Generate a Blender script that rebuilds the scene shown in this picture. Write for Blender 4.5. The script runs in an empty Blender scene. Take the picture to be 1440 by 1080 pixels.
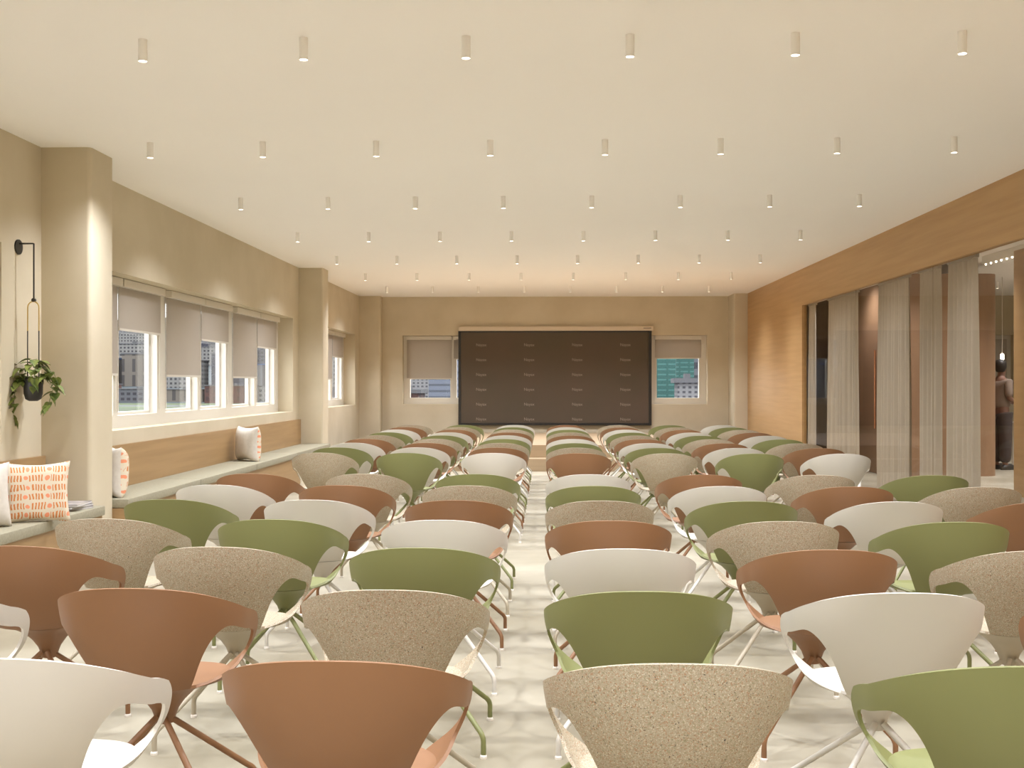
import bpy, bmesh, math, random
from mathutils import Vector, Matrix
PI = math.pi
S = bpy.context.scene
C = S.collection

# ------------------------------------------------------------------ camera, world, exposure
cam_d = bpy.data.cameras.new('camera')
cam = bpy.data.objects.new('camera', cam_d)
C.objects.link(cam)
cam.location = (0, 0, 1.38)
cam.rotation_euler = (PI / 2, 0, 0.0315)
cam_d.sensor_width = 36
cam_d.lens = 39.05
cam_d.clip_start = 0.05
cam_d.clip_end = 4000
S.camera = cam

W = bpy.data.worlds.new('sky')
S.world = W
W.use_nodes = True
bg = W.node_tree.nodes['Background']
bg.inputs[0].default_value = (0.95, 0.98, 1.0, 1)
bg.inputs[1].default_value = 3.8

S.view_settings.view_transform = 'Standard'
S.view_settings.look = 'None'
S.view_settings.gamma = 1
S.view_settings.use_curve_mapping = False
S.view_settings.exposure = 0.56
LAMP_W = 95.0
LAMP_COL = (0.965, 1.0, 1.09)
S.cycles.use_denoising = True
S.cycles.max_bounces = 10
S.cycles.diffuse_bounces = 7
S.cycles.transparent_max_bounces = 16
S.cycles.sample_clamp_indirect = 6

# ------------------------------------------------------------------ materials
def new_mat(name):
    m = bpy.data.materials.new(name)
    m.use_nodes = True
    nt = m.node_tree
    return m, nt, nt.nodes['Principled BSDF']

def mat(name, col, rough=0.5, col2=None, scale=8.0, detail=3.0, bump=0.0, stretch=None, metal=0.0, lo=0.35, hi=0.65, spec=0.5):
    m, nt, b = new_mat(name)
    b.inputs['Roughness'].default_value = rough
    b.inputs['Metallic'].default_value = metal
    b.inputs['Specular IOR Level'].default_value = spec
    b.inputs['Base Color'].default_value = (*col, 1)
    if col2 is not None or bump:
        tc = nt.nodes.new('ShaderNodeTexCoord')
        mp = nt.nodes.new('ShaderNodeMapping')
        if stretch:
            mp.inputs['Scale'].default_value = stretch
        nz = nt.nodes.new('ShaderNodeTexNoise')
        nz.inputs['Scale'].default_value = scale
        nz.inputs['Detail'].default_value = detail
        nt.links.new(tc.outputs['Object'], mp.inputs[0])
        nt.links.new(mp.outputs[0], nz.inputs['Vector'])
        if col2 is not None:
            r = nt.nodes.new('ShaderNodeValToRGB')
            r.color_ramp.elements[0].position = lo
            r.color_ramp.elements[1].position = hi
            r.color_ramp.elements[0].color = (*col, 1)
            r.color_ramp.elements[1].color = (*col2, 1)
            nt.links.new(nz.outputs[0], r.inputs[0])
            nt.links.new(r.outputs[0], b.inputs['Base Color'])
        if bump:
            bp = nt.nodes.new('ShaderNodeBump')
            bp.inputs['Strength'].default_value = bump
            bp.inputs['Distance'].default_value = 0.01
            nt.links.new(nz.outputs[0], bp.inputs['Height'])
            nt.links.new(bp.outputs[0], b.inputs['Normal'])
    return m

def emis(name, col, k):
    m, nt, b = new_mat(name)
    b.inputs['Base Color'].default_value = (*col, 1)
    b.inputs['Emission Color'].default_value = (*col, 1)
    b.inputs['Emission Strength'].default_value = k
    return m

def glass_mat(name, tint=(1, 1, 1), refl=1.0):
    m = bpy.data.materials.new(name)
    m.use_nodes = True
    nt = m.node_tree
    nt.nodes.remove(nt.nodes['Principled BSDF'])
    out = nt.nodes['Material Output']
    tr = nt.nodes.new('ShaderNodeBsdfTransparent')
    tr.inputs[0].default_value = (*tint, 1)
    gl = nt.nodes.new('ShaderNodeBsdfGlossy')
    gl.inputs['Roughness'].default_value = 0.01
    lw = nt.nodes.new('ShaderNodeLayerWeight')
    lw.inputs[0].default_value = 0.5
    pw = nt.nodes.new('ShaderNodeMath')
    pw.operation = 'POWER'
    pw.inputs[1].default_value = 5
    nt.links.new(lw.outputs['Facing'], pw.inputs[0])
    mu = nt.nodes.new('ShaderNodeMath')
    mu.operation = 'MULTIPLY_ADD'
    mu.inputs[1].default_value = 0.9 * refl
    mu.inputs[2].default_value = 0.035 * refl
    mx = nt.nodes.new('ShaderNodeMixShader')
    nt.links.new(pw.outputs[0], mu.inputs[0])
    nt.links.new(mu.outputs[0], mx.inputs[0])
    nt.links.new(tr.outputs[0], mx.inputs[1])
    nt.links.new(gl.outputs[0], mx.inputs[2])
    nt.links.new(mx.outputs[0], out.inputs[0])
    return m

def cloth_mat(name, col, trans, see=0.0, col2=None):
    """woven fabric: part reflects, part lets light through"""
    m = bpy.data.materials.new(name)
    m.use_nodes = True
    nt = m.node_tree
    nt.nodes.remove(nt.nodes['Principled BSDF'])
    out = nt.nodes['Material Output']
    d = nt.nodes.new('ShaderNodeBsdfDiffuse')
    t = nt.nodes.new('ShaderNodeBsdfTranslucent')
    d.inputs[0].default_value = (*col, 1)
    t.inputs[0].default_value = (*col, 1)
    mx = nt.nodes.new('ShaderNodeMixShader')
    mx.inputs[0].default_value = trans
    nt.links.new(d.outputs[0], mx.inputs[1])
    nt.links.new(t.outputs[0], mx.inputs[2])
    last = mx
    if see:
        tr = nt.nodes.new('ShaderNodeBsdfTransparent')
        m2 = nt.nodes.new('ShaderNodeMixShader')
        m2.inputs[0].default_value = see
        nt.links.new(mx.outputs[0], m2.inputs[1])
        nt.links.new(tr.outputs[0], m2.inputs[2])
        last = m2
    nt.links.new(last.outputs[0], out.inputs[0])
    return m

def speckle_mat(name):
    m, nt, b = new_mat(name)
    b.inputs['Roughness'].default_value = 0.55
    tc = nt.nodes.new('ShaderNodeTexCoord')
    base = (0.36, 0.305, 0.215)
    prev = None
    for k, (sc, th, col) in enumerate([(300, 0.60, (0.52, 0.46, 0.35)), (240, 0.60, (0.33, 0.20, 0.115)), (220, 0.62, (0.27, 0.235, 0.14)), (240, 0.68, (0.08, 0.06, 0.04))]):
        nz = nt.nodes.new('ShaderNodeTexNoise')
        nz.noise_dimensions = '4D'
        nz.inputs['W'].default_value = 3.7 * k
        nz.inputs['Scale'].default_value = sc
        nz.inputs['Detail'].default_value = 1
        nt.links.new(tc.outputs['Object'], nz.inputs['Vector'])
        r = nt.nodes.new('ShaderNodeValToRGB')
        r.color_ramp.elements[0].position = th - 0.03
        r.color_ramp.elements[1].position = th + 0.02
        nt.links.new(nz.outputs[0], r.inputs[0])
        mx = nt.nodes.new('ShaderNodeMix')
        mx.data_type = 'RGBA'
        nt.links.new(r.outputs[0], mx.inputs[0])
        if prev is None:
            mx.inputs[6].default_value = (*base, 1)
        else:
            nt.links.new(prev, mx.inputs[6])
        mx.inputs[7].default_value = (*col, 1)
        prev = mx.outputs[2]
    nt.links.new(prev, b.inputs['Base Color'])
    return m

def math_node(nt, op, a, b=None):
    n = nt.nodes.new('ShaderNodeMath')
    n.operation = op
    for i, v in enumerate((a, b)):
        if v is None:
            continue
        if isinstance(v, (int, float)):
            n.inputs[i].default_value = v
        else:
            nt.links.new(v, n.inputs[i])
    return n.outputs[0]

def stroke_mat(name):
    """cream cloth printed with clusters of orange brush strokes and coral dots"""
    m, nt, b = new_mat(name)
    b.inputs['Roughness'].default_value = 0.85
    tc = nt.nodes.new('ShaderNodeTexCoord')
    nz = nt.nodes.new('ShaderNodeTexNoise')
    nz.inputs['Scale'].default_value = 14
    nt.links.new(tc.outputs['Object'], nz.inputs['Vector'])
    sp = nt.nodes.new('ShaderNodeSeparateXYZ')
    nt.links.new(tc.outputs['Object'], sp.inputs[0])
    wob = math_node(nt, 'MULTIPLY', math_node(nt, 'SUBTRACT', nz.outputs[0], 0.5), 0.03)
    x = math_node(nt, 'ADD', sp.outputs[0], wob)
    z = math_node(nt, 'ADD', sp.outputs[2], wob)
    cz = math_node(nt, 'DIVIDE', z, 0.062)
    row = math_node(nt, 'FLOOR', cz)
    fz = math_node(nt, 'ABSOLUTE', math_node(nt, 'SUBTRACT', math_node(nt, 'FRACT', cz), 0.5))
    sh = math_node(nt, 'MULTIPLY', math_node(nt, 'MODULO', math_node(nt, 'ABSOLUTE', row), 2.0), 0.12)
    cx = math_node(nt, 'ADD', math_node(nt, 'DIVIDE', x, 0.135), sh)
    fx = math_node(nt, 'FRACT', math_node(nt, 'ADD', cx, 10.3))
    incl = math_node(nt, 'LESS_THAN', fx, 0.68)
    st = math_node(nt, 'GREATER_THAN', math_node(nt, 'SINE', math_node(nt, 'MULTIPLY', x, 2 * PI / 0.0185)), 0.0)
    tall = math_node(nt, 'LESS_THAN', fz, 0.34)
    stroke = math_node(nt, 'MULTIPLY', math_node(nt, 'MULTIPLY', incl, st), tall)
    dx = math_node(nt, 'MULTIPLY', math_node(nt, 'SUBTRACT', fx, 0.84), 2.2)
    dz = fz
    dd = math_node(nt, 'ADD', math_node(nt, 'MULTIPLY', dx, dx), math_node(nt, 'MULTIPLY', dz, dz))
    dot = math_node(nt, 'LESS_THAN', dd, 0.055)
    m1 = nt.nodes.new('ShaderNodeMix')
    m1.data_type = 'RGBA'
    m1.inputs[6].default_value = (0.70, 0.61, 0.47, 1)
    m1.inputs[7].default_value = (0.62, 0.22, 0.06, 1)
    nt.links.new(stroke, m1.inputs[0])
    m2 = nt.nodes.new('ShaderNodeMix')
    m2.data_type = 'RGBA'
    nt.links.new(m1.outputs[2], m2.inputs[6])
    m2.inputs[7].default_value = (0.80, 0.30, 0.16, 1)
    nt.links.new(dot, m2.inputs[0])
    nt.links.new(m2.outputs[2], b.inputs['Base Color'])
    return m

def facade_mat(name, wall, win, sx=3.2, sz=3.0, fx=0.5, fz=0.5):
    """building skin with rows of windows"""
    m, nt, b = new_mat(name)
    b.inputs['Roughness'].default_value = 0.8
    tc = nt.nodes.new('ShaderNodeTexCoord')
    sp = nt.nodes.new('ShaderNodeSeparateXYZ')
    nt.links.new(tc.outputs['Object'], sp.inputs[0])
    ax = math_node(nt, 'FRACT', math_node(nt, 'ADD', math_node(nt, 'DIVIDE', math_node(nt, 'ADD', sp.outputs[0], math_node(nt, 'MULTIPLY', sp.outputs[1], 1.0)), sx), 100.1))
    az = math_node(nt, 'FRACT', math_node(nt, 'ADD', math_node(nt, 'DIVIDE', sp.outputs[2], sz), 100.2))
    k = math_node(nt, 'MULTIPLY', math_node(nt, 'LESS_THAN', ax, fx), math_node(nt, 'LESS_THAN', az, fz))
    mx = nt.nodes.new('ShaderNodeMix')
    mx.data_type = 'RGBA'
    mx.inputs[6].default_value = (*wall, 1)
    mx.inputs[7].default_value = (*win, 1)
    nt.links.new(k, mx.inputs[0])
    nt.links.new(mx.outputs[2], b.inputs['Base Color'])
    return m

M = {}
M['plaster'] = mat('beige plaster', (0.56, 0.485, 0.345), 0.85, (0.615, 0.54, 0.40), 1.6, 5, 0.03)
M['ceiling'] = mat('ceiling paint', (0.955, 0.94, 0.91), 0.9, (0.965, 0.95, 0.92), 0.6)
M['floor'] = mat('microcement floor', (0.255, 0.222, 0.155), 0.42, (0.37, 0.332, 0.25), 1.3, 6, 0.0, lo=0.38, hi=0.62)
M['oak'] = mat('oak veneer', (0.445, 0.268, 0.112), 0.45, (0.50, 0.31, 0.135), 3.0, 5, 0.0, stretch=(2, 0.25, 6))
M['oak_bench'] = mat('darkened bench oak', (0.345, 0.215, 0.098), 0.45, (0.40, 0.255, 0.12), 3.0, 5, 0.0, stretch=(2, 0.25, 6))  # copy of the wall oak, darkened to offset stronger lamp light there
M['oak_x'] = mat('oak veneer across', (0.33, 0.24, 0.145), 0.45, (0.38, 0.275, 0.165), 3.0, 5, 0.0, stretch=(0.25, 2, 6))
M['walnut'] = mat('brown veneer', (0.25, 0.145, 0.08), 0.5, (0.29, 0.17, 0.095), 3.0, 5, 0.0, stretch=(3, 3, 0.3))
M['white'] = mat('white frame paint', (0.72, 0.68, 0.60), 0.45)
M['upvc'] = mat('white lamp metal', (0.90, 0.88, 0.84), 0.4)
M['lens'] = emis('lamp lens', (1.0, 0.93, 0.80), 6.0)
M['glass'] = glass_mat('window glass', refl=0.5)
M['partition'] = glass_mat('partition glass', (0.92, 0.90, 0.87), 0.28)
M['blind'] = cloth_mat('blind fabric', (0.54, 0.485, 0.415), 0.28)
M['curtain'] = cloth_mat('sheer curtain', (0.60, 0.55, 0.47), 0.2, 0.0)
M['black'] = mat('black metal', (0.02, 0.018, 0.016), 0.4)
M['brass'] = mat('brass', (0.66, 0.47, 0.16), 0.3, metal=1.0)
M['display'] = mat('dark brown display', (0.094, 0.074, 0.050), 0.55, (0.110, 0.078, 0.055), 0.8, spec=0.25)
M['letter'] = mat('pale lettering', (0.30, 0.235, 0.18), 0.6)
M['case'] = mat('pale screen case', (0.66, 0.56, 0.43), 0.5)
M['cushion'] = mat('sage bench fabric', (0.29, 0.262, 0.18), 0.9, (0.325, 0.297, 0.21), 60, 2, 0.1)
M['linen'] = mat('white linen', (0.62, 0.57, 0.50), 0.9, (0.66, 0.61, 0.54), 30, 2, 0.15)
M['strokes'] = stroke_mat('orange stroke print')
M['pot'] = mat('dark pot', (0.035, 0.032, 0.03), 0.5)
M['leaf'] = mat('leaf green', (0.07, 0.11, 0.02), 0.45, (0.23, 0.27, 0.06), 16, 2)
M['leafstem'] = mat('stem green', (0.12, 0.16, 0.05), 0.6)
M['paper'] = mat('magazine paper', (0.75, 0.73, 0.72), 0.6)
M['cover'] = mat('magazine cover', (0.16, 0.15, 0.16), 0.4, (0.5, 0.45, 0.42), 12)
M['copper'] = mat('copper', (0.85, 0.42, 0.24), 0.25, metal=1.0)
M['glide'] = mat('pale glide', (0.75, 0.70, 0.62), 0.4)
M['skin'] = mat('skin', (0.20, 0.10, 0.065), 0.5)
M['hair'] = mat('dark hair', (0.02, 0.014, 0.01), 0.5)
M['top'] = mat('grey brown top', (0.22, 0.16, 0.12), 0.8)
M['skirt'] = mat('dark trousers', (0.05, 0.035, 0.03), 0.8)
CH = {
    'terracotta': mat('terracotta plastic', (0.228, 0.109, 0.046), 0.5),
    'speckled beige': speckle_mat('speckled recycled plastic'),
    'green': mat('olive green plastic', (0.178, 0.184, 0.064), 0.5),
    'white': mat('white plastic', (0.56, 0.525, 0.46), 0.45),
}
CHL = dict(CH)
CHL['speckled beige'] = mat('beige leg paint', (0.40, 0.345, 0.25), 0.5)

# ------------------------------------------------------------------ mesh helpers
class MB:
    def __init__(self):
        self.v = []
        self.f = []
    def box(self, x0, x1, y0, y1, z0, z1):
        n = len(self.v)
        self.v += [(x, y, z) for z in (z0, z1) for y in (y0, y1) for x in (x0, x1)]
        self.f += [tuple(n + i for i in q) for q in ((0, 2, 3, 1), (4, 5, 7, 6), (0, 1, 5, 4), (2, 6, 7, 3), (0, 4, 6, 2), (1, 3, 7, 5))]
        return self
    def rings(self, rings, cap=True, closed=False):
        n = len(self.v)
        k = len(rings[0])
        for r in rings:
            self.v += [tuple(p) for p in r]
        m = len(rings)
        for i in range(m if closed else m - 1):
            a, b = n + i * k, n + ((i + 1) % m) * k
            for j in range(k):
                j2 = (j + 1) % k
                self.f.append((a + j, a + j2, b + j2, b + j))
        if cap and not closed:
            self.f.append(tuple(n + j for j in range(k))[::-1])
            self.f.append(tuple(n + (m - 1) * k + j for j in range(k)))
        return self
    def lathe(self, prof, cx=0, cy=0, n=20, sx=1, sy=1):
        return self.rings([[(cx + r * sx * math.cos(2 * PI * j / n), cy + r * sy * math.sin(2 * PI * j / n), z) for j in range(n)] for r, z in prof])
    def tube(self, pts, r, n=8):
        pts = [Vector(p) for p in pts]
        rs = []
        up = None
        for i, p in enumerate(pts):
            d = (pts[min(i + 1, len(pts) - 1)] - pts[max(i - 1, 0)]).normalized()
            if up is None:
                up = Vector((0, 0, 1)) if abs(d.z) < 0.9 else Vector((1, 0, 0))
            a = d.cross(up).normalized()
            up = a.cross(d).normalized()
            rr = r[i] if isinstance(r, (list, tuple)) else r
            rs.append([p + a * rr * math.cos(2 * PI * j / n) + up * rr * math.sin(2 * PI * j / n) for j in range(n)])
        return self.rings(rs)
    def prism(self, poly, z0, z1):
        return self.rings([[(x, y, z0) for x, y in poly], [(x, y, z1) for x, y in poly]])
    def mesh(self, name, material, smooth=None, bevel=0.0):
        me = bpy.data.meshes.new(name)
        me.from_pydata(self.v, [], self.f)
        bm = bmesh.new()
        bm.from_mesh(me)
        bmesh.ops.recalc_face_normals(bm, faces=bm.faces[:])
        if bevel:
            bmesh.ops.bevel(bm, geom=bm.edges[:], offset=bevel, segments=2, profile=0.6, affect='EDGES')
        bm.to_mesh(me)
        bm.free()
        finish(me, material, smooth)
        return me
    def build(self, name, material, parent=None, smooth=None, bevel=0.0, loc=None):
        return link(name, self.mesh(name, material, smooth, bevel), parent, loc)

def finish(me, material, smooth):
    if material is not None:
        me.materials.append(material)
    if smooth:
        for p in me.polygons:
            p.use_smooth = True
        me.set_sharp_from_angle(angle=math.radians(smooth))

def link(name, me, parent=None, loc=None):
    o = bpy.data.objects.new(name, me)
    C.objects.link(o)
    if parent is not None:
        o.parent = parent
    if loc:
        o.location = loc
    return o

def tag(o, label=None, cat=None, group=None, kind=None):
    if label:
        o['label'] = label
    if cat:
        o['category'] = cat
    if group:
        o['group'] = group
    if kind:
        o['kind'] = kind
    return o

def thing(name, label, cat, loc=(0, 0, 0), group=None, rz=0):
    o = bpy.data.objects.new(name, None)
    o.empty_display_size = 0.1
    C.objects.link(o)
    o.location = loc
    o.rotation_euler = (0, 0, rz)
    return tag(o, label, cat, group)

def struct(o, label, cat):
    return tag(o, label, cat, kind='structure')

ORD = ['zeroth', 'first', 'second', 'third', 'fourth', 'fifth', 'sixth', 'seventh', 'eighth', 'ninth']

# ------------------------------------------------------------------ the room
XL, XR, YB, YF, HC = -3.88, 4.02, 23.1, -3.0, 3.195
SILL, HEAD = 0.96, 2.39
SX = 10.5                       # far side of the neighbouring room
struct(MB().box(-4.3, SX + .2, YF - .2, YB + .4, -0.2, 0).build('floor', M['floor']), 'pale cream microcement floor', 'floor')
struct(MB().box(-4.3, SX + .2, YF - .2, YB + .4, HC, HC + 0.2).build('ceiling', M['ceiling']), 'smooth warm white ceiling', 'ceiling')

bays = [(-0.0, 7.785), (9.07, 16.86), (18.2, 22.35)]
b = MB()
b.box(XL - .40, XL, YF, YB + .4, 0, SILL)
b.box(XL - .40, XL, YF, YB + .4, HEAD, HC)
ys = [YF] + [y for bay in bays for y in bay] + [YB + .4]
for i in range(0, len(ys), 2):
    b.box(XL - .40, XL, ys[i], ys[i + 1], SILL, HEAD)
struct(b.build('wall_left', M['plaster']), 'beige plaster window wall on the left', 'wall')

b = MB()
bwin = [(-3.015, -0.92), (1.18, 3.321)]
b.box(XL, SX, YB, YB + .40, 0, SILL)
b.box(XL, SX, YB, YB + .40, HEAD, HC)
xs = [XL, -3.015, -0.92, 1.18, 3.321, 6.2, 9.6, SX]
for i in range(0, len(xs), 2):
    b.box(xs[i], xs[i + 1], YB, YB + .40, SILL, HEAD)
struct(b.build('wall_back', M['plaster']), 'beige plaster end wall behind the screen', 'wall')

OPT = 2.62                      # top of the glazed opening
OY0, OY1 = 6.0, 17.65
b = MB()
b.box(XR, XR + .07, YF, OY0, 0, HC)
b.box(XR, XR + .07, OY0, OY1, OPT, HC)
b.box(XR, XR + .07, OY1, YB, 0, HC)
struct(b.build('wall_right', M['oak']), 'oak panelled wall on the right', 'wall')
struct(MB().box(-4.3, SX + .2, YF - .2, YF, 0, HC).build('wall_front', M['plaster']), 'beige plaster wall opposite the screen', 'wall')
struct(MB().box(SX, SX + .2, YF, YB, 0, HC).build('wall_side', M['plaster']), 'far wall of the neighbouring room', 'wall')

def rounded(x0, x1, y0, y1, r, n=5):
    p = []
    for cx, cy, a0 in ((x1 - r, y1 - r, 0), (x0 + r, y1 - r, 90), (x0 + r, y0 + r, 180), (x1 - r, y0 + r, 270)):
        for k in range(n + 1):
            a = math.radians(a0 + 90 * k / n)
            p.append((cx + r * math.cos(a), cy + r * math.sin(a)))
    return p
for n, (x0, x1, y0, y1, lab) in enumerate([(XL - .1, -3.495, 8.408, 8.855, 'nearest square plaster pillar beside the hanging plant'),
                                     (XL - .1, -3.50, 17.25, 17.702, 'plaster pillar between the long and the short left window'),
                                     (XL - .1, -3.44, 22.838, YB + .05, 'plaster pillar in the far left corner'),
                                     (3.745, XR + .05, 22.4, YB + .05, 'plaster pillar in the far right corner'),
                                     (XL - .1, -3.50, -0.9, -0.45, 'plaster pillar on the left behind the viewpoint')][:4]):
    struct(MB().prism(rounded(x0, x1, y0, y1, 0.035), 0, HC).build('trim_%d' % (n + 1), M['plaster'], smooth=40), lab, 'pillar')

# ---- windows on the left: frames, panes, blinds
U = [(9.31, 10.40), (10.514, 11.585), (11.847, 12.942), (13.049, 14.098), (14.387, 15.479), (15.593, 16.62)]
baypanes = [[(a - 9.07, c - 9.07) for a, c in U], U, [(18.47, 19.60)] + [(a + 5.49, c + 5.49) for a, c in U[4:]]]
FX0, FX1 = -4.235, -4.11        # frame depth
GZ0, GZ1 = 1.075, 2.30
baylab = ['nearest left window beside the hanging plant', 'long middle window of the left wall above the bench', 'short far window of the left wall']
wn = 0
for bi, ((y0, y1), panes) in enumerate(zip(bays, baypanes)):
    wn += 1
    w = thing('window_%d' % wn, baylab[bi], 'window', (XL, (y0 + y1) / 2, SILL))
    w['kind'] = 'structure'
    inv = Vector(w.location)
    b = MB()
    def bx(x0, x1, ya, yb, z0, z1):
        b.box(x0 - inv.x, x1 - inv.x, ya - inv.y, yb - inv.y, z0 - inv.z, z1 - inv.z)
    bx(FX0, FX1, y0, y1, SILL, GZ0)
    bx(FX0, FX1, y0, y1, GZ1, HEAD)
    edges = [y0] + [y for p in panes for y in p] + [y1]
    for i in range(0, len(edges), 2):
        bx(FX0, FX1, edges[i], edges[i + 1], GZ0, GZ1)
    b.build('window_frame', M['white'], w)
    b = MB()
    for (a, c) in panes:        # slimmer sash just in front of the glass
        for (ya, yb, za, zb) in ((a, a + .035, GZ0, GZ1), (c - .035, c, GZ0, GZ1), (a + .035, c - .035, GZ0, GZ0 + .03), (a + .035, c - .035, GZ1 - .03, GZ1)):
            bx(FX0 + .002, FX0 + .05, ya, yb, za, zb)
    b.build('sash', M['white'], w)
    b = MB()
    for (a, c) in panes:
        bx(FX0 + .018, FX0 + .024, a + .036, c - .036, GZ0 + .031, GZ1 - .031)
    b.build('pane', M['glass'], w)

def blind(axis, fixed, a, c, top, bottom, label, group):
    """roller blind: axis 'y' runs along the left wall, 'x' along the end wall"""
    t = thing('roller_blind', label, 'blind', (fixed, (a + c) / 2, top) if axis == 'y' else ((a + c) / 2, fixed, top), group)
    h = (c - a) / 2
    def pb(d0, d1, s0, s1, z0, z1):
        m = MB()
        return m.box(d0, d1, s0, s1, z0, z1) if axis == 'y' else m.box(s0, s1, -d1, -d0, z0, z1)
    pb(-.018, .055, -h - .002, h + .002, -.075, 0).build('cassette', M['white'], t, bevel=.004)
    pb(-.002, .0, -h, h, bottom - top, -.07).build('fabric', M['blind'], t)
    pb(-.008, .006, -h, h, bottom - top - .022, bottom - top).build('bottom_bar', M['white'], t)
    for s in (-h + .006, h - .006):
        pb(-.012, -.006, s - .004, s + .004, -1.27, -.07).build('side_guide', M['white'], t)
    return t

GB = 'roller blinds along the left wall'
names = {0: 'nearest left window', 1: 'long left window', 2: 'far short left window'}
for bi, panes in enumerate(baypanes):
    for i, (a, c) in enumerate(panes):
        low = (i % 2 == 0) if bi < 2 else (i % 2 == 1)
        n = len(panes)
        lab = 'pale roller blind drawn %s, %s pane of the %s' % ('low' if low else 'halfway', ORD[i + 1], names[bi])
        blind('y', FX1 + .022, a - .025, c + .05, HEAD - .005, 1.48 if low else 1.915, lab, GB)

# ---- windows in the end wall
endlab = ['end wall window left of the screen', 'end wall window right of the screen', 'window of the neighbouring room behind closed blinds']
endpanes = [[(-2.881, -2.033), (-1.899, -1.05)], [(1.31, 2.16), (2.294, 3.174)], [(6.32, 7.35), (7.45, 8.45), (8.55, 9.48)]]
FY0, FY1 = YB + .22, YB + .345
for wi, ((x0, x1), panes) in enumerate(zip(bwin + [(6.2, 9.6)], endpanes)):
    wn += 1
    w = thing('window_%d' % wn, endlab[wi], 'window', ((x0 + x1) / 2, YB, SILL))
    w['kind'] = 'structure'
    inv = Vector(w.location)
    b = MB()
    def bx(xa, xb, ya, yb, z0, z1):
        b.box(xa - inv.x, xb - inv.x, ya - inv.y, yb - inv.y, z0 - inv.z, z1 - inv.z)
    bx(x0, x1, FY0, FY1, SILL, 1.09)
    bx(x0, x1, FY0, FY1, GZ1, HEAD)
    edges = [x0] + [x for p in panes for x in p] + [x1]
    for i in range(0, len(edges), 2):
        bx(edges[i], edges[i + 1], FY0, FY1, 1.09, GZ1)
    b.build('window_frame', M['white'], w)
    b = MB()
    for (a, c) in panes:
        bx(a, c, FY1 - .03, FY1 - .024, 1.09, GZ1)
    b.build('pane', M['glass'], w)
for (i, (a, c, bot, lab)) in enumerate([(-2.95, -2.0, 1.50, 'roller blind drawn low on the end wall, left of the screen'),
                                   (-1.96, -.98, 1.915, 'roller blind half hidden by the left edge of the screen'),
                                   (1.24, 2.20, 1.5, 'roller blind hidden behind the right edge of the screen'),
                                   (2.255, 3.215, 1.93, 'roller blind drawn halfway on the end wall, right of the screen')]):
    if i != 2:
        blind('x', FY0 - .022, a, c, HEAD - .005, bot, lab, 'roller blinds on the end wall')
for i, (a, c) in enumerate(endpanes[2]):
    blind('x', FY0 - .022, a - .03, c + .03, HEAD - .005, 1.12, 'closed roller blind, %s pane of the neighbouring room window' % ORD[i + 1], 'closed blinds of the neighbouring room')

# ---- glass partition on the right
gp = thing('glass_partition', 'clear glass partition set into the oak wall on the right', 'glass wall', (XR + .04, (OY0 + OY1) / 2, 0))
n = 4
L = (OY1 - OY0) / n
for i in range(n):
    ya = OY0 + i * L - gp.location.y
    MB().box(-.006, .006, ya + .004, ya + L - .004, 0.0, OPT - .002).build('glass_panel', M['partition'], gp)

# ------------------------------------------------------------------ ceiling lamps
LX = [-2.983 + .8535 * k for k in range(8)]
LY = [5.79 + 2.475 * r for r in range(-3, 7)]
def make_lamp():
    t = thing('ceiling_light', 'x', 'lamp', (0, 0, HC), 'white cylinder downlights on the main ceiling')
    MB().lathe([(.0235, 0), (.0235, -.115), (.0215, -.115), (.0215, -.107)], n=20).build('lamp_body', M['upvc'], t, smooth=40)
    MB().lathe([(.0212, -.1085), (.0212, -.1115)], n=20).build('lens', M['lens'], t)
    l = bpy.data.lights.new('downlight', 'SPOT')
    l.energy = LAMP_W
    l.color = LAMP_COL
    l.spot_size = math.radians(135)
    l.spot_blend = 1.0
    l.shadow_soft_size = 0.03
    lo = bpy.data.objects.new('bulb', l)
    C.objects.link(lo)
    lo.parent = t
    lo.location = (0, 0, -.125)
    return t
def dup(root, loc):
    r = root.copy()
    C.objects.link(r)
    r.location = loc
    for ch in list(root.children):
        c = ch.copy()
        C.objects.link(c)
        c.parent = r
        for g in list(ch.children):
            d = g.copy()
            C.objects.link(d)
            d.parent = c
    return r
lamp0 = make_lamp()
first = True
for r, y in enumerate(LY):
    for k, x in enumerate(LX):
        o = lamp0 if first else dup(lamp0, (x, y, HC))
        first = False
        o.location = (x, y, HC)
        rr = r - 2
        if rr >= 1:
            o['label'] = 'white cylinder downlight, %s row from the front of the picture, %s from the left wall' % (ORD[rr], ORD[k + 1])
        else:
            o['label'] = 'white cylinder downlight above the viewpoint, %s row back, %s from the left wall' % (ORD[1 - rr], ORD[k + 1])
side_n = [0]
def side_label():
    n = side_n[0]
    side_n[0] += 1
    return 'white downlight added behind the glass partition, %s in the %s group from the near end' % (ORD[n % 6 + 1], ORD[n // 6 + 1])
for y in (6.9, 8.3, 14.6, 15.9):  # extra downlights put in to brighten the neighbouring room
    for x in (5.5, 7.6, 8.5, 9.4):
        if x in (5.5, 7.6) and y == 8.3:
            continue
        o = dup(lamp0, (x, y, HC))
        o['group'] = 'added downlights of the neighbouring room'
        o['label'] = side_label()
for x, y in ((4.7, 14.9), (4.66, 17.4), (7.5, 17.7), (8.4, 17.0), (9.5, 17.7), (8.0, 20.0), (9.3, 20.5)):  # more added ones; the first two brighten the booth's dark side
    o = dup(lamp0, (x, y, HC))
    o['group'] = 'added downlights of the neighbouring room'
    o['label'] = side_label()

# ------------------------------------------------------------------ stage and screen
st = thing('stage_platform', 'low two step oak stage under the screen', 'stage', (0, 17.53, 0))
MB().box(-3.4, 3.7, .30, 4.85, 0, .40).build('platform', M['oak_x'], st)
MB().box(-3.4, 3.7, 0, .30, 0, .20).build('step', M['oak_x'], st)

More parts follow.
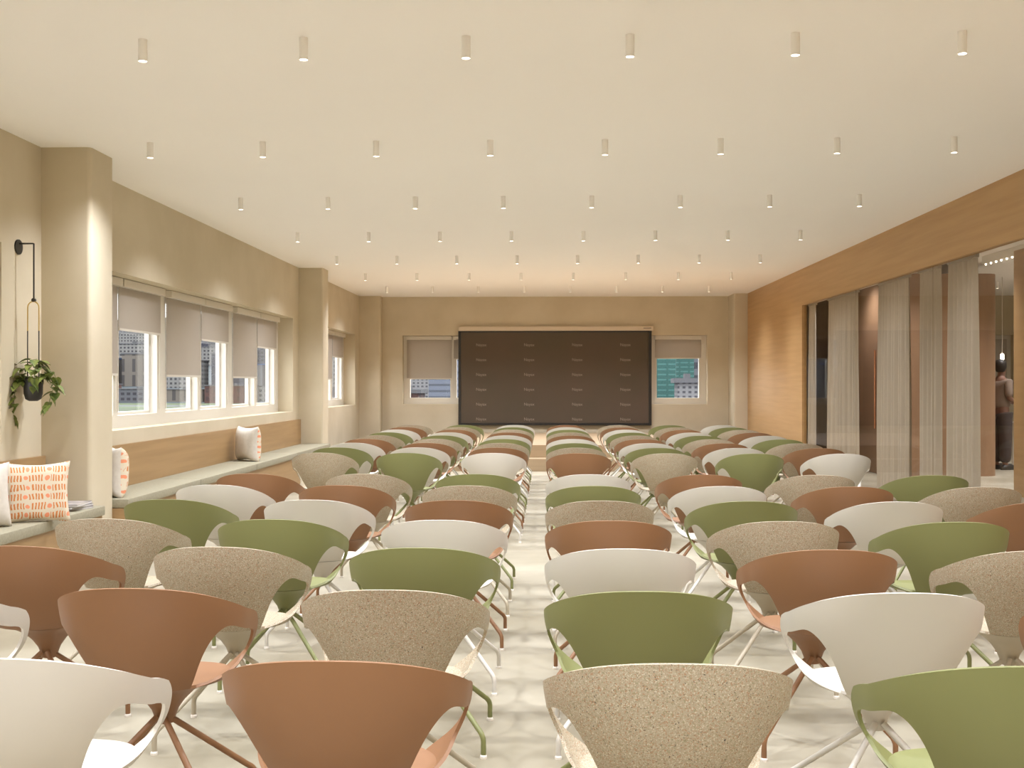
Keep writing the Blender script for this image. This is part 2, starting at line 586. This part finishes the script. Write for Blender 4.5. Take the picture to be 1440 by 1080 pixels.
sc = thing('projection_screen', 'wide dark brown screen with black frame on the end wall', 'screen', (.16, YB - .02, .525))
sw, sh = 2.0, 1.955
b = MB()
b.box(-sw, -sw + .052, -.06, .0, 0, sh)
b.box(sw - .058, sw, -.06, .0, 0, sh)
b.box(-sw + .052, sw - .058, -.06, .0, 0, .05)
b.box(-sw + .052, sw - .058, -.06, .0, sh - .03, sh)
b.build('screen_frame', M['black'], sc)
MB().box(-sw + .053, sw - .059, -.05, .0, .051, sh - .031).build('display', M['display'], sc)
MB().box(-sw + .01, sw + .03, -.09, .02, sh + .001, sh + .09).build('screen_case', M['case'], sc, bevel=.006)
MB().box(1.83, 1.99, -.092, -.0901, sh + .05, sh + .062).build('case_slot', M['black'], sc)
cu = bpy.data.curves.new('word', 'FONT')
cu.body = 'Nayax'
cu.size = .085
cu.align_x = 'CENTER'
cu.align_y = 'CENTER'
cu.extrude = .001
tmp = bpy.data.objects.new('word', cu)
C.objects.link(tmp)
bpy.context.view_layer.update()
wm = bpy.data.meshes.new_from_object(tmp)
bpy.data.objects.remove(tmp)
wm.materials.clear()
wm.materials.append(M['letter'])
for i in range(4):
    for j in range(6):
        o = link('lettering', wm, sc, (-1.525 + .995 * i, -.0515, .125 + .308 * j))
        o.rotation_euler = (PI / 2, 0, 0)

# ------------------------------------------------------------------ benches
def bench(y0, y1, seams, label):
    t = thing('bench', label, 'bench', (-3.64, (y0 + y1) / 2, 0), 'built-in benches along the left wall')
    yc = (y0 + y1) / 2
    MB().box(-.237, .235, y0 - yc, y1 - yc, 0, .375).build('bench_base', M['oak_bench'], t)
    MB().box(-.238, -.203, y0 - yc, y1 - yc, .376, .83).build('backrest', M['oak_bench'], t)
    e = [y0] + seams + [y1]
    for a, c in zip(e[:-1], e[1:]):
        MB().box(-.20, .262, a - yc + .004, c - yc - .004, .3765, .45).build('seat_cushion', M['cushion'], t, bevel=.012, smooth=50)
    return t
bench(0.0, 8.404, [2.1, 4.2, 6.3], 'oak bench with sage cushions under the nearest left window')
bench(8.86, 17.246, [10.75, 12.85, 14.95], 'oak bench with sage cushions under the long left window')

def pillow_mesh(name, w, h, t, material, seed=0):
    rnd = random.Random(seed)
    n = 26
    rows = []
    V, F = [], []
    idx = {}
    for side in (1, -1):
        for i in range(n + 1):
            for j in range(n + 1):
                u, v = 2 * i / n - 1, 2 * j / n - 1
                border = i in (0, n) or j in (0, n)
                if border and (i, j) in idx and side == -1:
                    idx[(i, j, -1)] = idx[(i, j)]
                    continue
                x = u * w / 2 * (1 - .10 * (1 - v * v) * u * u)
                z = v * h / 2 * (1 - .12 * (1 - u * u) * v * v)
                f = max(0, (1 - u ** 4) * (1 - v ** 4)) ** .55
                wr = .012 * math.sin(5 * u + 3 * v + seed) * (u * u + v * v) * .5
                y = side * t / 2 * f + wr * f
                V.append((x, y, z))
                idx[(i, j, side)] = len(V) - 1
                if border:
                    idx[(i, j)] = len(V) - 1
        for i in range(n):
            for j in range(n):
                q = [idx[(i, j, side)], idx[(i + 1, j, side)], idx[(i + 1, j + 1, side)], idx[(i, j + 1, side)]]
                F.append(tuple(q if side == -1 else q[::-1]))
    me = bpy.data.meshes.new(name)
    me.from_pydata(V, [], F)
    finish(me, material, 80)
    return me
def pillow(label, loc, rot, w, h, t, front, back=None, seed=0):
    me = pillow_mesh('throw_pillow', w, h, t, front, seed)
    if back is not None:
        me.materials.append(back)
        for p in me.polygons:
            if p.normal.y > 0:
                p.material_index = 1
    o = link('throw_pillow', me, None, loc)
    o.rotation_euler = rot
    tag(o, label, 'pillow', 'throw pillows on the left benches')
    return o
pillow('orange stroke patterned pillow on the near bench beside the pillar', (-3.45, 7.42, .645), (math.radians(-8), 0, math.radians(28)), .42, .42, .13, M['strokes'], seed=1)
pillow('plain white pillow at the left edge beside the patterned one', (-3.655, 7.02, .655), (math.radians(-6), 0, math.radians(50)), .43, .43, .15, M['linen'], seed=2)
pillow('pillow peeking out behind the near pillar, white one side, patterned other', (-3.60, 9.12, .652), (0, 0, math.radians(-52)), .43, .43, .19, M['linen'], M['strokes'], seed=3)
pillow('white pillow standing alone on the middle of the long bench', (-3.62, 13.35, .655), (0, 0, math.radians(-42)), .44, .43, .20, M['linen'], M['strokes'], seed=4)

for i in range(3):
    b = MB().box(-.11, .11, -.15, .15, 0, .012)
    t = thing('magazine', ['magazine at the bottom of the small stack by the pillar', 'magazine in the middle of the small stack by the pillar', 'magazine on top of the small stack by the pillar'][i], 'magazine', (-3.55 + .01 * i, 8.13, .4505 + .0165 * i), 'magazines stacked on the near bench', rz=[-.3, -.15, .05][i])
    MB().box(-.105, .103, -.147, .147, .002, .013).build('pages', M['paper'], t)
    MB().box(-.11, .105, -.15, .15, 0.0135, .0155).build('cover', M['cover'], t)
    MB().box(-.11, .105, -.15, .15, 0, .0015).build('cover', M['cover'], t)

# ------------------------------------------------------------------ hanging plant
PX, PY = -3.765, 8.03
hp = thing('hanging_planter', 'trailing green plant in a dark pot hung from a wall bracket', 'plant', (PX, PY, 1.38))
b = MB()
b.rings([[(-.115 + dx, .055 * math.cos(a), 1.005 + .055 * math.sin(a)) for a in [2 * PI * k / 20 for k in range(20)]] for dx in (0, .012)])
b.build('wall_plate', M['black'], hp, smooth=40)
b = MB()
b.tube([(-.103, 0, 1.03), (.0, 0, 1.03), (.004, 0, 1.028), (.004, 0, 1.02), (.004, 0, .62)], .006)
b.tube([(.004, -.012, .615), (.004, .012, .615)], .014, 10)
b.build('bracket_arm', M['black'], hp, smooth=40)
arc = [(-.042, 0, .39)] + [(-.042 * math.cos(a), 0, .56 + .045 * math.sin(a)) for a in [PI * k / 12 for k in range(13)]] + [(.042, 0, .39)]
MB().tube(arc, .0045).build('brass_loop', M['brass'], hp, smooth=60)
b = MB()
for s in (-1, 1):
    b.tube([(s * .042, 0, .39), (s * .042, 0, .06), (s * .042, 0, -.04)], .0042)
b.build('hanger_rod', M['black'], hp, smooth=60)
MB().lathe([(.03, -.125), (.055, -.11), (.066, -.07), (.068, .04), (.064, .045), (.062, .03), (.0, .03)], n=24).build('pot', M['pot'], hp, smooth=50)
rnd = random.Random(7)
b = MB()
def leaf(p, d, s, droop):
    """heart shaped leaf folded along its midrib"""
    p = Vector(p)
    d = Vector(d).normalized()
    side = d.cross(Vector((0, 0, 1)))
    side = side.normalized() if side.length > .1 else Vector((1, 0, 0))
    nrm = side.cross(d).normalized()
    prof = [(0, .0), (-.08, .22), (.05, .40), (.3, .46), (.6, .33), (.85, .13), (1.05, 0)]
    n = len(b.v)
    mid = [(0, 0), (.05, 0), (.15, 0), (.35, 0), (.6, 0), (.85, 0), (1.05, 0)]
    def at(a, w, up):
        return tuple(p + d * a * s + side * w * s + nrm * (up * s - droop * s * max(a, 0) ** 2))
    for (a, w), (ma, _) in zip(prof, mid):
        b.v.append(at(a, -w, .10 * w / .46))
        b.v.append(at(ma, 0, -.03))
        b.v.append(at(a, w, .10 * w / .46))
    for k in range(len(prof) - 1):
        q = n + 3 * k
        b.f += [(q, q + 1, q + 4, q + 3), (q + 1, q + 2, q + 5, q + 4)]
for k in range(38):            # crown
    a = rnd.uniform(0, 2 * PI)
    r = rnd.uniform(.02, .13)
    el = rnd.uniform(-.5, .5)
    leaf((r * math.cos(a), r * math.sin(a) * .75, .06 + rnd.uniform(-.02, .13) - r * .25), (math.cos(a), math.sin(a), el), rnd.uniform(.055, .085), rnd.uniform(.2, .5))
vines = [[(-.05, -.03, .06), (-.12, -.05, .02), (-.15, -.05, -.10), (-.13, -.06, -.22), (-.12, -.05, -.29)],
         [(-.04, -.04, .06), (-.08, -.09, .0), (-.10, -.10, -.12), (-.09, -.09, -.17)],
         [(.05, -.02, .07), (.12, -.02, .06), (.16, -.03, -.04), (.13, -.04, -.15), (.11, -.04, -.19)],
         [(.05, .02, .07), (.14, .02, .09), (.18, .01, .0), (.16, .0, -.08)],
         [(.03, -.05, .06), (.05, -.09, .03), (.045, -.095, -.03)],
         [(-.05, .02, .08), (-.15, .01, .06), (-.17, .0, -.03)]]
vb = MB()
for v in vines:
    vb.tube(v, .0022, 5)
    for i in range(len(v) - 1):
        for q in (.15, .5, .85):
            p = Vector(v[i]).lerp(Vector(v[i + 1]), q)
            a = rnd.uniform(0, 2 * PI)
            leaf(p, (math.cos(a) * .8, math.sin(a) * .8 - .3, rnd.uniform(-.9, -.2)), rnd.uniform(.055, .085), .3)
b.build('foliage', M['leaf'], hp, smooth=60)
vb.build('vine', M['leafstem'], hp, smooth=60)

# ------------------------------------------------------------------ the chairs
def shell_mesh(name, material):
    """tub shell: back, arms, straps and seat in one skin with a hole under each arm"""
    dphi = 3.0
    ts = [i / 40 for i in range(41)] + [1 + i / 8 for i in range(1, 9)]
    phis = [-180 + dphi * i for i in range(int(360 / dphi))]
    def pos(phi, t):
        a = math.radians(phi)
        s, c = math.sin(a), math.cos(a)
        e = .84
        top = Vector((math.copysign(.290 * (abs(s) ** e if c > 0 else 1), s), -.03 - .26 * math.copysign(abs(c) ** e, c), .782 - .108 * (1 - c)))
        seat = Vector((.205 * s, .035 - .205 * c, .445 - (.015 if c < 0 else 0) * c * c))
        if t <= 1:
            out = Vector((s, -c, 0))
            ctl = seat + out * .045 + Vector((0, 0, .045))
            low = top - out * .012 - Vector((0, 0, .15 * (top.z - .445) / .3))
            u = 1 - t
            return top * u ** 3 + low * 3 * u * u * t + ctl * 3 * u * t * t + seat * t ** 3
        q = t - 1
        p = seat.lerp(Vector((0, .035, .425)), q)
        p.z = seat.z + (.425 - seat.z) * (1 - (1 - q) ** 2)
        return p
    def field(phi, t):
        p = abs(phi)
        lim = 113 + 13 * min(t, 1) ** 1.5 - 9 * math.exp(-t / .05)
        A = (lim - p) / 20
        B = (t - 1.0) * 6 + .001
        keep = max(A, B)
        if t < 1.05:
            p1 = 39 + 21 * math.exp(-(t - .2) / .20)
            p2 = lim - 7.5 - 62 * (max(t, 0) / .96) ** 4
            d = ((p - p1) / 22, (p2 - p) / 16, (t - .19 - .0006 * (p - 75)) * 2.6)
            k = 8
            h = -math.log(sum(math.exp(-k * max(-3, min(3, q))) for q in d)) / k
            keep = min(keep, -h)
        return keep
    np_, nt_ = len(phis), len(ts)
    verts, vi = [], {}
    def vert(key, phi, t):
        if key not in vi:
            vi[key] = len(verts)
            verts.append(pos(phi, t))
        return vi[key]
    fv = [[field(phis[i] if phis[i] <= 180 else phis[i] - 360, t) for t in ts] for i in range(np_)]
    faces = []
    for i in range(np_):
        i2 = (i + 1) % np_
        for j in range(nt_ - 1):
            cs = [(i, j), (i2, j), (i2, j + 1), (i, j + 1)]
            poly = []
            for k in range(4):
                a, c = cs[k], cs[(k + 1) % 4]
                fa, fc = fv[a[0]][a[1]], fv[c[0]][c[1]]
                pa = phis[i] + (dphi if a[0] == i2 else 0)
                pc = phis[i] + (dphi if c[0] == i2 else 0)
                if fa > 0:
                    if a[1] == nt_ - 1:
                        poly.append(vert('c', pa, ts[-1]))
                    else:
                        poly.append(vert(a, pa, ts[a[1]]))
                if (fa > 0) != (fc > 0):
                    q = fa / (fa - fc)
                    key = (min(a, c), max(a, c))
                    poly.append(vert(key, pa + (pc - pa) * q, ts[a[1]] + (ts[c[1]] - ts[a[1]]) * q))
            cl = []
            for p in poly:
                if not cl or p != cl[-1]:
                    cl.append(p)
            if len(cl) > 1 and cl[0] == cl[-1]:
                cl.pop()
            if len(cl) >= 3:
                faces.append(cl)
    me = bpy.data.meshes.new(name)
    me.from_pydata([tuple(v) for v in verts], [], faces)
    bm = bmesh.new()
    bm.from_mesh(me)
    bmesh.ops.remove_doubles(bm, verts=bm.verts[:], dist=.0006)
    bmesh.ops.recalc_face_normals(bm, faces=bm.faces[:])
    bmesh.ops.solidify(bm, geom=bm.faces[:], thickness=.009)
    bmesh.ops.recalc_face_normals(bm, faces=bm.faces[:])
    bm.to_mesh(me)
    bm.free()
    finish(me, material, 45)
    return me

def leg_mesh(name, material, sx, sy):
    pts = [(.012, .012, .325), (.03, .03, .305), (.218, .212, .100)]
    for k in range(1, 6):
        a = k / 5
        p0, p1, p2 = Vector((.218, .212, .100)), Vector((.236, .230, .085)), Vector((.238, .232, .062))
        pts.append(tuple(p0 * (1 - a) ** 2 + p1 * 2 * a * (1 - a) + p2 * a * a))
    pts.append((.238, .232, .012))
    b = MB()
    b.tube([(x * sx, y * sy, z) for x, y, z in pts], .0100, 9)
    return b.mesh(name, material, 50)

def make_chair(colour):
    t = thing('shell_chair', 'x', 'chair', (0, 0, 0))
    link('shell', shell_mesh('shell', CH[colour]), t)
    MB().lathe([(.165, .4365), (.135, .424), (.095, .402), (.064, .372), (.043, .342), (.034, .318), (.03, .298), (.012, .292)], cy=0.03, n=20, sy=1.0).build('stem', CHL[colour], t, smooth=50)
    for sx in (-1, 1):
        for sy in (-1, 1):
            lg = link('leg', leg_mesh('leg', CHL[colour], sx, sy), t)
            MB().lathe([(.0135, 0), (.0135, .008), (.010, .013)], cx=.238 * sx, cy=.232 * sy, n=12).build('glide', M['glide'], lg)
    return t

order = ['terracotta', 'speckled beige', 'green', 'white']
cols = [.28 + .752 * (k - 3) for k in range(7)]
colname = ['third seat left of the aisle', 'second seat left of the aisle', 'first seat left of the aisle',
           'first seat right of the aisle', 'second seat right of the aisle', 'third seat right of the aisle', 'fourth seat right of the aisle']
skip = {(1, 0), (1, 5), (1, 6), (2, 6), (3, 6), (4, 6)}
proto = {}
for r in range(1, 17):
    yb = 2.378 + .828 * (r - 1) if r < 8 else 9.586 + .82 * (r - 8)
    for k in range(7):
        if (r, k) in skip:
            continue
        colour = order[(r - 1 + k - 2) % 4]
        loc = (cols[k], yb + .29, 0)
        if colour not in proto:
            o = proto[colour] = make_chair(colour)
            o.location = loc
        else:
            o = dup(proto[colour], loc)
        if r < 8:
            where = '%s row of the near block' % ('front' if r == 1 else ORD[r])
            if r == 1:
                where = 'nearest row'
        else:
            where = '%s row of the far block' % ('nearest' if r == 8 else 'last' if r == 16 else ORD[r - 7])
        o['label'] = '%s shell chair, %s, %s' % (colour, where, colname[k])
        o['group'] = 'shell chairs in rows facing the screen'

# ------------------------------------------------------------------ curtains behind the glass
for i, (y0, y1, lab) in enumerate([(17.22, 17.66, 'farthest grey sheer curtain, beside the oak wall'), (14.90, 16.45, 'second grey sheer curtain from the far end'),
                                   (12.81, 13.95, 'middle one of the five grey sheer curtains'), (11.83, 12.47, 'narrow grey sheer curtain, fourth from the far end'),
                                   (10.82, 11.56, 'nearest grey sheer curtain, beside the clear glass')]):
    yc = (y0 + y1) / 2
    n = int((y1 - y0) / .012)
    rnd = random.Random(i)
    ph = [rnd.uniform(0, 6) for _ in range(4)]
    rings = []
    V, F = [], []
    H = [0.015, .5, 1.0, 1.6, 2.2, 2.5, 2.60]
    for z in H:
        for j in range(n + 1):
            u = j / n
            amp = .024 * (1 - .55 * (z / 2.6) ** 3)
            w = math.sin(2 * PI * u * (y1 - y0) / .13 + ph[0] + .25 * math.sin(z * 1.3 + ph[1])) + .4 * math.sin(2 * PI * u * (y1 - y0) / .31 + ph[2])
            V.append((amp * w, (u - .5) * (y1 - y0) * (1 + .03 * math.sin(z * 1.5 + ph[3])), z))
    for a in range(len(H) - 1):
        for j in range(n):
            q = a * (n + 1) + j
            F.append((q, q + 1, q + n + 2, q + n + 1))
    t = thing('curtain', lab, 'curtain', (4.135, yc, 0), 'grey sheer curtains behind the glass partition')
    me = bpy.data.meshes.new('drape')
    me.from_pydata(V, [], F)
    bm = bmesh.new()
    bm.from_mesh(me)
    bmesh.ops.solidify(bm, geom=bm.faces[:], thickness=.002)
    bm.to_mesh(me)
    bm.free()
    finish(me, M['curtain'], 60)
    link('drape', me, t)
    MB().box(-.02, .02, -(y1 - y0) / 2, (y1 - y0) / 2, 2.601, 2.64).build('heading_tape', M['curtain'], t)
tr = MB().box(-.015, .015, -5.66, 5.66, 0, .03).build('curtain_track', M['white'], loc=(4.135, 12.0, 2.645))
tag(tr, 'slim white curtain track behind the glass partition', 'curtain rail')
bm_ = MB().box(4.105, 4.30, OY0, 17.9, 2.676, HC - .001)
struct(bm_.build('trim_5', M['ceiling']), 'bulkhead above the curtain track', 'bulkhead')

# ------------------------------------------------------------------ neighbouring room
bo = thing('booth', 'tall brown wooden booth with rounded corners behind the curtains', 'booth', (5.92, 19.4, 0))
MB().prism(rounded(-.84, .84, -2.6, 2.6, .22, 8), 0, 3.03).build('booth_shell', M['walnut'], bo, smooth=40)
d = MB().box(-.862, -.841, -2.35, -1.45, .01, 2.3).build('booth_door', mat('dark door', (.24, .14, .08), .5), bo)
MB().tube([(-.90, -2.22, .7), (-.90, -2.22, 1.9)], .013).build('door_handle', M['copper'], d, smooth=60)
b2 = thing('booth', 'light wooden booth at the right edge behind the glass', 'booth', (6.5, 11.5, 0))
MB().prism(rounded(-.71, .71, -2.5, 2.5, .03, 3), 0, 3.03).build('booth_shell', M['oak'], b2, smooth=40)

tl = thing('track_light', 'row of tiny glowing spots on the ceiling behind the glass', 'lamp', (6.2, 15.1, 3.06))
MB().box(-.02, .02, -.9, .9, .02, .134).build('track', M['white'], tl)
for k in range(10):
    MB().lathe([(.012, 0), (.012, .019)], cy=-.8 + .178 * k, n=10).build('spot', M['lens'], tl)

dk = thing('desk', 'white desk behind the person in the neighbouring room', 'desk', (8.55, 18.6, 0))
MB().box(-.75, .75, -.4, .4, .71, .74).build('desktop', M['white'], dk)
for sx in (-1, 1):
    for sy in (-1, 1):
        MB().box(sx * .70 - .02, sx * .70 + .02, sy * .36 - .02, sy * .36 + .02, 0, .71).build('leg', M['white'], dk)
mo = thing('monitor', 'black computer monitor on the white desk', 'monitor', (8.3, 18.6, .74))
MB().box(-.31, .31, .0, .03, .12, .48).build('screen', M['black'], mo)
MB().box(-.03, .03, .03, .05, .01, .25).build('stand', M['black'], mo)
MB().box(-.12, .12, -.06, .12, 0, .01).build('foot', M['black'], mo)
oc = thing('office_chair', 'dark red office chair at the white desk', 'chair', (8.3, 17.7, 0))
red = mat('dark red fabric', (.10, .02, .02), .8)
MB().box(-.24, .24, -.22, .24, .44, .52).build('seat', red, oc, bevel=.03, smooth=50)
MB().box(-.23, .23, -.29, -.23, .56, .98).build('backrest', red, oc, bevel=.025, smooth=50)
MB().tube([(0, -.25, .46), (0, -.30, .5), (0, -.30, .7)], .02).build('back_bracket', M['black'], oc)
MB().tube([(0, 0, .1), (0, 0, .44)], .025).build('column', M['black'], oc)
for k in range(5):
    a = 2 * PI * k / 5
    MB().tube([(0, 0, .11), (.27 * math.cos(a), .27 * math.sin(a), .06), (.28 * math.cos(a), .28 * math.sin(a), .0)], .018).build('leg', M['black'], oc)
pl = thing('pendant_lamp', 'slim pendant lamp hanging behind the standing person', 'lamp', (7.72, 19.1, HC))
MB().tube([(0, 0, 0), (0, 0, -1.30)], .006).build('cord', M['white'], pl)
MB().lathe([(.02, -1.30), (.03, -1.32), (.03, -1.40), (.012, -1.42)], n=14).build('bulb', M['lens'], pl, smooth=50)

# ---- the person standing behind the glass
pe = thing('person', 'person in a grey top and dark long trousers standing behind the glass', 'person', (7.33, 18.2, 0), rz=math.radians(-70))
def skinned(name, pts, edges, radii, material, parent, sub=2):
    me = bpy.data.meshes.new(name)
    me.from_pydata(pts, edges, [])
    o = bpy.data.objects.new(name, me)
    C.objects.link(o)
    md = o.modifiers.new('skin', 'SKIN')
    for v, r in zip(me.skin_vertices[0].data, radii):
        v.radius = r if isinstance(r, tuple) else (r, r)
    me.skin_vertices[0].data[0].use_root = True
    s = o.modifiers.new('sub', 'SUBSURF')
    s.levels = s.render_levels = sub
    bpy.context.view_layer.update()
    dg = bpy.context.evaluated_depsgraph_get()
    m2 = bpy.data.meshes.new_from_object(o.evaluated_get(dg))
    bpy.data.objects.remove(o)
    m2.name = name
    m2.materials.clear()
    finish(m2, material, 180)
    return link(name, m2, parent)
# local: faces +y
B = [(0, 0, .95), (0, 0, 1.12), (0, .01, 1.30), (0, 0, 1.42), (0, .01, 1.50), (0, .025, 1.58), (0, .035, 1.68),   # pelvis..head 0-6
     (.17, 0, 1.41), (.21, -.02, 1.15), (.19, .18, 1.05), (.15, .30, 1.07),                                       # right arm 7-10
     (-.17, 0, 1.41), (-.21, -.02, 1.15), (-.19, .18, 1.05), (-.15, .30, 1.07),                                   # left arm 11-14
     (.09, 0, .88), (.10, .01, .48), (.10, -.01, .09), (.11, .10, .035),                                          # 15-18
     (-.09, 0, .88), (-.10, .01, .48), (-.10, -.01, .09), (-.11, .10, .035)]
Eg = [(0, 1), (1, 2), (2, 3), (3, 4), (4, 5), (5, 6), (3, 7), (7, 8), (8, 9), (9, 10), (3, 11), (11, 12), (12, 13), (13, 14),
      (0, 15), (15, 16), (16, 17), (17, 18), (0, 19), (19, 20), (20, 21), (21, 22)]
Rr = [(.13, .10), (.12, .09), (.14, .10), (.11, .08), .05, .065, .075, .055, .042, .036, .025, .055, .042, .036, .025, .085, .06, .045, .035, .085, .06, .045, .035]
# fingers: five short chains per hand growing from the palm
for hand, sx in ((10, 1), (14, -1)):
    hx, hy, hz = B[hand]
    for q, (dx, ln) in enumerate([(-.03, .05), (-.018, .075), (-.006, .08), (.006, .075), (.018, .06)]):
        i0 = len(B)
        B.append((hx + dx * sx, hy + .045, hz))
        B.append((hx + dx * 1.15 * sx, hy + .045 + ln, hz - .02))
        Eg += [(hand, i0), (i0, i0 + 1)]
        Rr += [.009, .008]
skinned('body', B, Eg, Rr, M['skin'], pe)
T = [(0, 0, .96), (0, 0, 1.12), (0, .01, 1.30), (0, 0, 1.42), (.17, 0, 1.41), (.21, -.02, 1.15), (-.17, 0, 1.41), (-.21, -.02, 1.15)]
skinned('top', T, [(0, 1), (1, 2), (2, 3), (3, 4), (4, 5), (3, 6), (6, 7)], [(.19, .15), (.17, .135), (.185, .14), (.14, .105), .078, .064, .078, .064], M['top'], pe)
skinned('trousers', [(0, 0, 1.03), (.09, 0, .88), (.10, .01, .48), (.10, 0, .10), (-.09, 0, .88), (-.10, .01, .48), (-.10, 0, .10)],
        [(0, 1), (1, 2), (2, 3), (0, 4), (4, 5), (5, 6)], [(.185, .15), .125, .10, .09, .125, .10, .09], M['skirt'], pe)
for sx in (-1, 1):
    MB().rings([[(sx * .108 + .05 * k * math.cos(a), .045 + .135 * k * math.sin(a), z) for a in [2 * PI * q / 14 for q in range(14)]] for z, k in ((0, 1), (.03, 1.02), (.07, .85), (.095, .5))]).build('shoe', M['black'], pe, smooth=60)
MB().lathe([(.0, 1.56), (.07, 1.58), (.095, 1.65), (.095, 1.71), (.075, 1.765), (.0, 1.785)], cy=.0, n=16, sy=.95).build('hair', M['hair'], pe, smooth=60)

# ------------------------------------------------------------------ the town outside
def ground():
    V, F = [], []
    ysn = [-60, 26, 200, 380, 400, 460, 480, 540, 650, 800, 1000, 1300]
    zs_ = [-8, -8, -8, -8, -8, -8, -8, -8, 4, 22, 40, 62]
    for y, z in zip(ysn, zs_):
        V += [(-900, y, z), (700, y, z)]
    for i in range(len(ysn) - 1):
        F.append((2 * i, 2 * i + 1, 2 * i + 3, 2 * i + 2))
    me = bpy.data.meshes.new('ground')
    me.from_pydata(V, [], F)
    mats = [mat('asphalt', (.05, .05, .065), .9, (.07, .07, .09), .05), mat('lawn', (.018, .03, .008), .95, (.045, .065, .015), .06), mat('hillside', (.035, .045, .05), .95, (.06, .075, .085), .02)]
    for m in mats:
        me.materials.append(m)
    for i, p in enumerate(me.polygons):
        p.material_index = 1 if i in (3, 4, 6) else 0 if i < 7 else 2
    o = link('ground', me)
    struct(o, 'green and grey ground of the town outside', 'ground')
ground()
FM = {
    'white': facade_mat('white facade', (.125, .122, .118), (.018, .018, .022), 2.6, 2.4, .5, .5),
    'grey': facade_mat('grey facade', (.055, .057, .066), (.012, .012, .018), 3, 2.6, .6, .5),
    'beige': facade_mat('beige facade', (0.0930, 0.0806, 0.0682), (0.0310, 0.0279, 0.0279), 6, 9, .3, .8),
    'slate': facade_mat('slate facade', (.018, .02, .032), (.035, .037, .052), 40, 5, .9, .2),
    'red brick': facade_mat('red brick facade', (0.0527, 0.0217, 0.0186), (0.0248, 0.0124, 0.0124), 4, 4, .4, .5),
    'blue roofed': facade_mat('pale facade with stripe', (0.0992, 0.0992, 0.1023), (0.0372, 0.0341, 0.0372), 7, 30, .25, .9),
    'green glazed': facade_mat('green glazed facade', (.012, .055, .048), (.035, .10, .09), 1.3, .62, .8, .3),
    'white tower': facade_mat('white tower facade', (.125, .122, .125), (.03, .03, .036), .62, .5, .5, .5),
    'silver': facade_mat('silver facade', (.075, .085, .11), (.035, .04, .052), 60, .62, .97, .35),
}
M['roofblue'] = mat('blue roof', (.02, .06, .16), .7)
M['roofgrey'] = mat('grey roof', (.06, .06, .065), .8)
def building(colour, label, x, y, w, d, z0, z1, roof='roofgrey', rz=0.0):
    t = thing('building', label, 'building', (x, y, z0), 'buildings of the town outside', rz)
    MB().box(-w / 2, w / 2, -d / 2, d / 2, 0, z1 - z0).build('facade', FM[colour], t)
    b = MB().box(-w / 2 - .4, w / 2 + .4, -d / 2 - .4, d / 2 + .4, z1 - z0, z1 - z0 + max(.5, .03 * (z1 - z0)))
    b.box(-w * .12, w * .16, -d * .1, d * .2, z1 - z0, z1 - z0 + max(1, .1 * (z1 - z0)))
    b.build('roof', M[roof], t)
rnd = random.Random(11)
kinds = ['white', 'beige', 'blue roofed', 'grey', 'white', 'slate', 'beige', 'white', 'grey']
layers = [(550, -8, -.5, 'lowest row outside by the lawn', ['red brick', 'grey', 'beige', 'red brick', 'white', 'slate', 'red brick', 'grey']),
          (615, -2, 15, 'second row outside up the hill', ['blue roofed', 'beige', 'white', 'slate', 'blue roofed', 'white', 'grey', 'white']),
          (740, 10, 27, 'third row outside up the hill', ['beige', 'white', 'slate', 'white', 'grey', 'blue roofed', 'slate', 'beige', 'white']),
          (900, 28, 44, 'fourth row outside up the hill', ['grey', 'white', 'white', 'slate', 'beige', 'grey', 'white', 'grey', 'white']),
          (1080, 40, 66, 'topmost row outside on the hill', ['slate', 'grey', 'slate', 'white', 'grey', 'slate', 'grey', 'white', 'slate'])]
for (Y, z0, z1, rowlab, ks) in layers:
    n = len(ks)
    x0, x1 = -.43 * Y, -.10 * Y
    wd = (x1 - x0) / n
    for i, kd in enumerate(ks):
        x = x0 + (i + .5) * wd
        building(kd, '%s building, %s from left, %s' % (kd, ORD[i + 1], rowlab), x, Y + rnd.uniform(-6, 6), wd * rnd.uniform(.78, .90), 14,
                 z0 - 6, z1 + rnd.uniform(-.22, .30) * (z1 - z0) * .8, 'roofblue' if kd == 'blue roofed' else 'roofgrey', rnd.uniform(-.1, .1))
building('silver', 'silver grey building with horizontal siding outside the window left of the screen', -8.0, 118, 7.7, 14, -8, 16)
building('white tower', 'pale building outside the left end wall window, beside the silver one', -22.6, 170, 17, 16, -8, 14)
building('red brick', 'low red building before the pale one outside the end wall', -18.4, 145, 4, 8, -8, .2)
building('green glazed', 'green glazed building outside the window right of the screen', 14.1, 140, 2.5, 14, -8, 12)
building('green glazed', 'darker set back green glazed building outside the right end window', 19.3, 162, 2.5, 12, -8, 8)
building('white tower', 'white tower with window rows outside the window right of the screen', 15.25, 122, 2.3, 10, -8, 1.5, rz=-.08)
building('grey', 'grey block behind the green buildings outside the right end window', 24, 236, 40, 18, -8, 26)
building('grey', 'grey block behind the silver building outside the left end window', -24, 262, 40, 16, -8, 30)
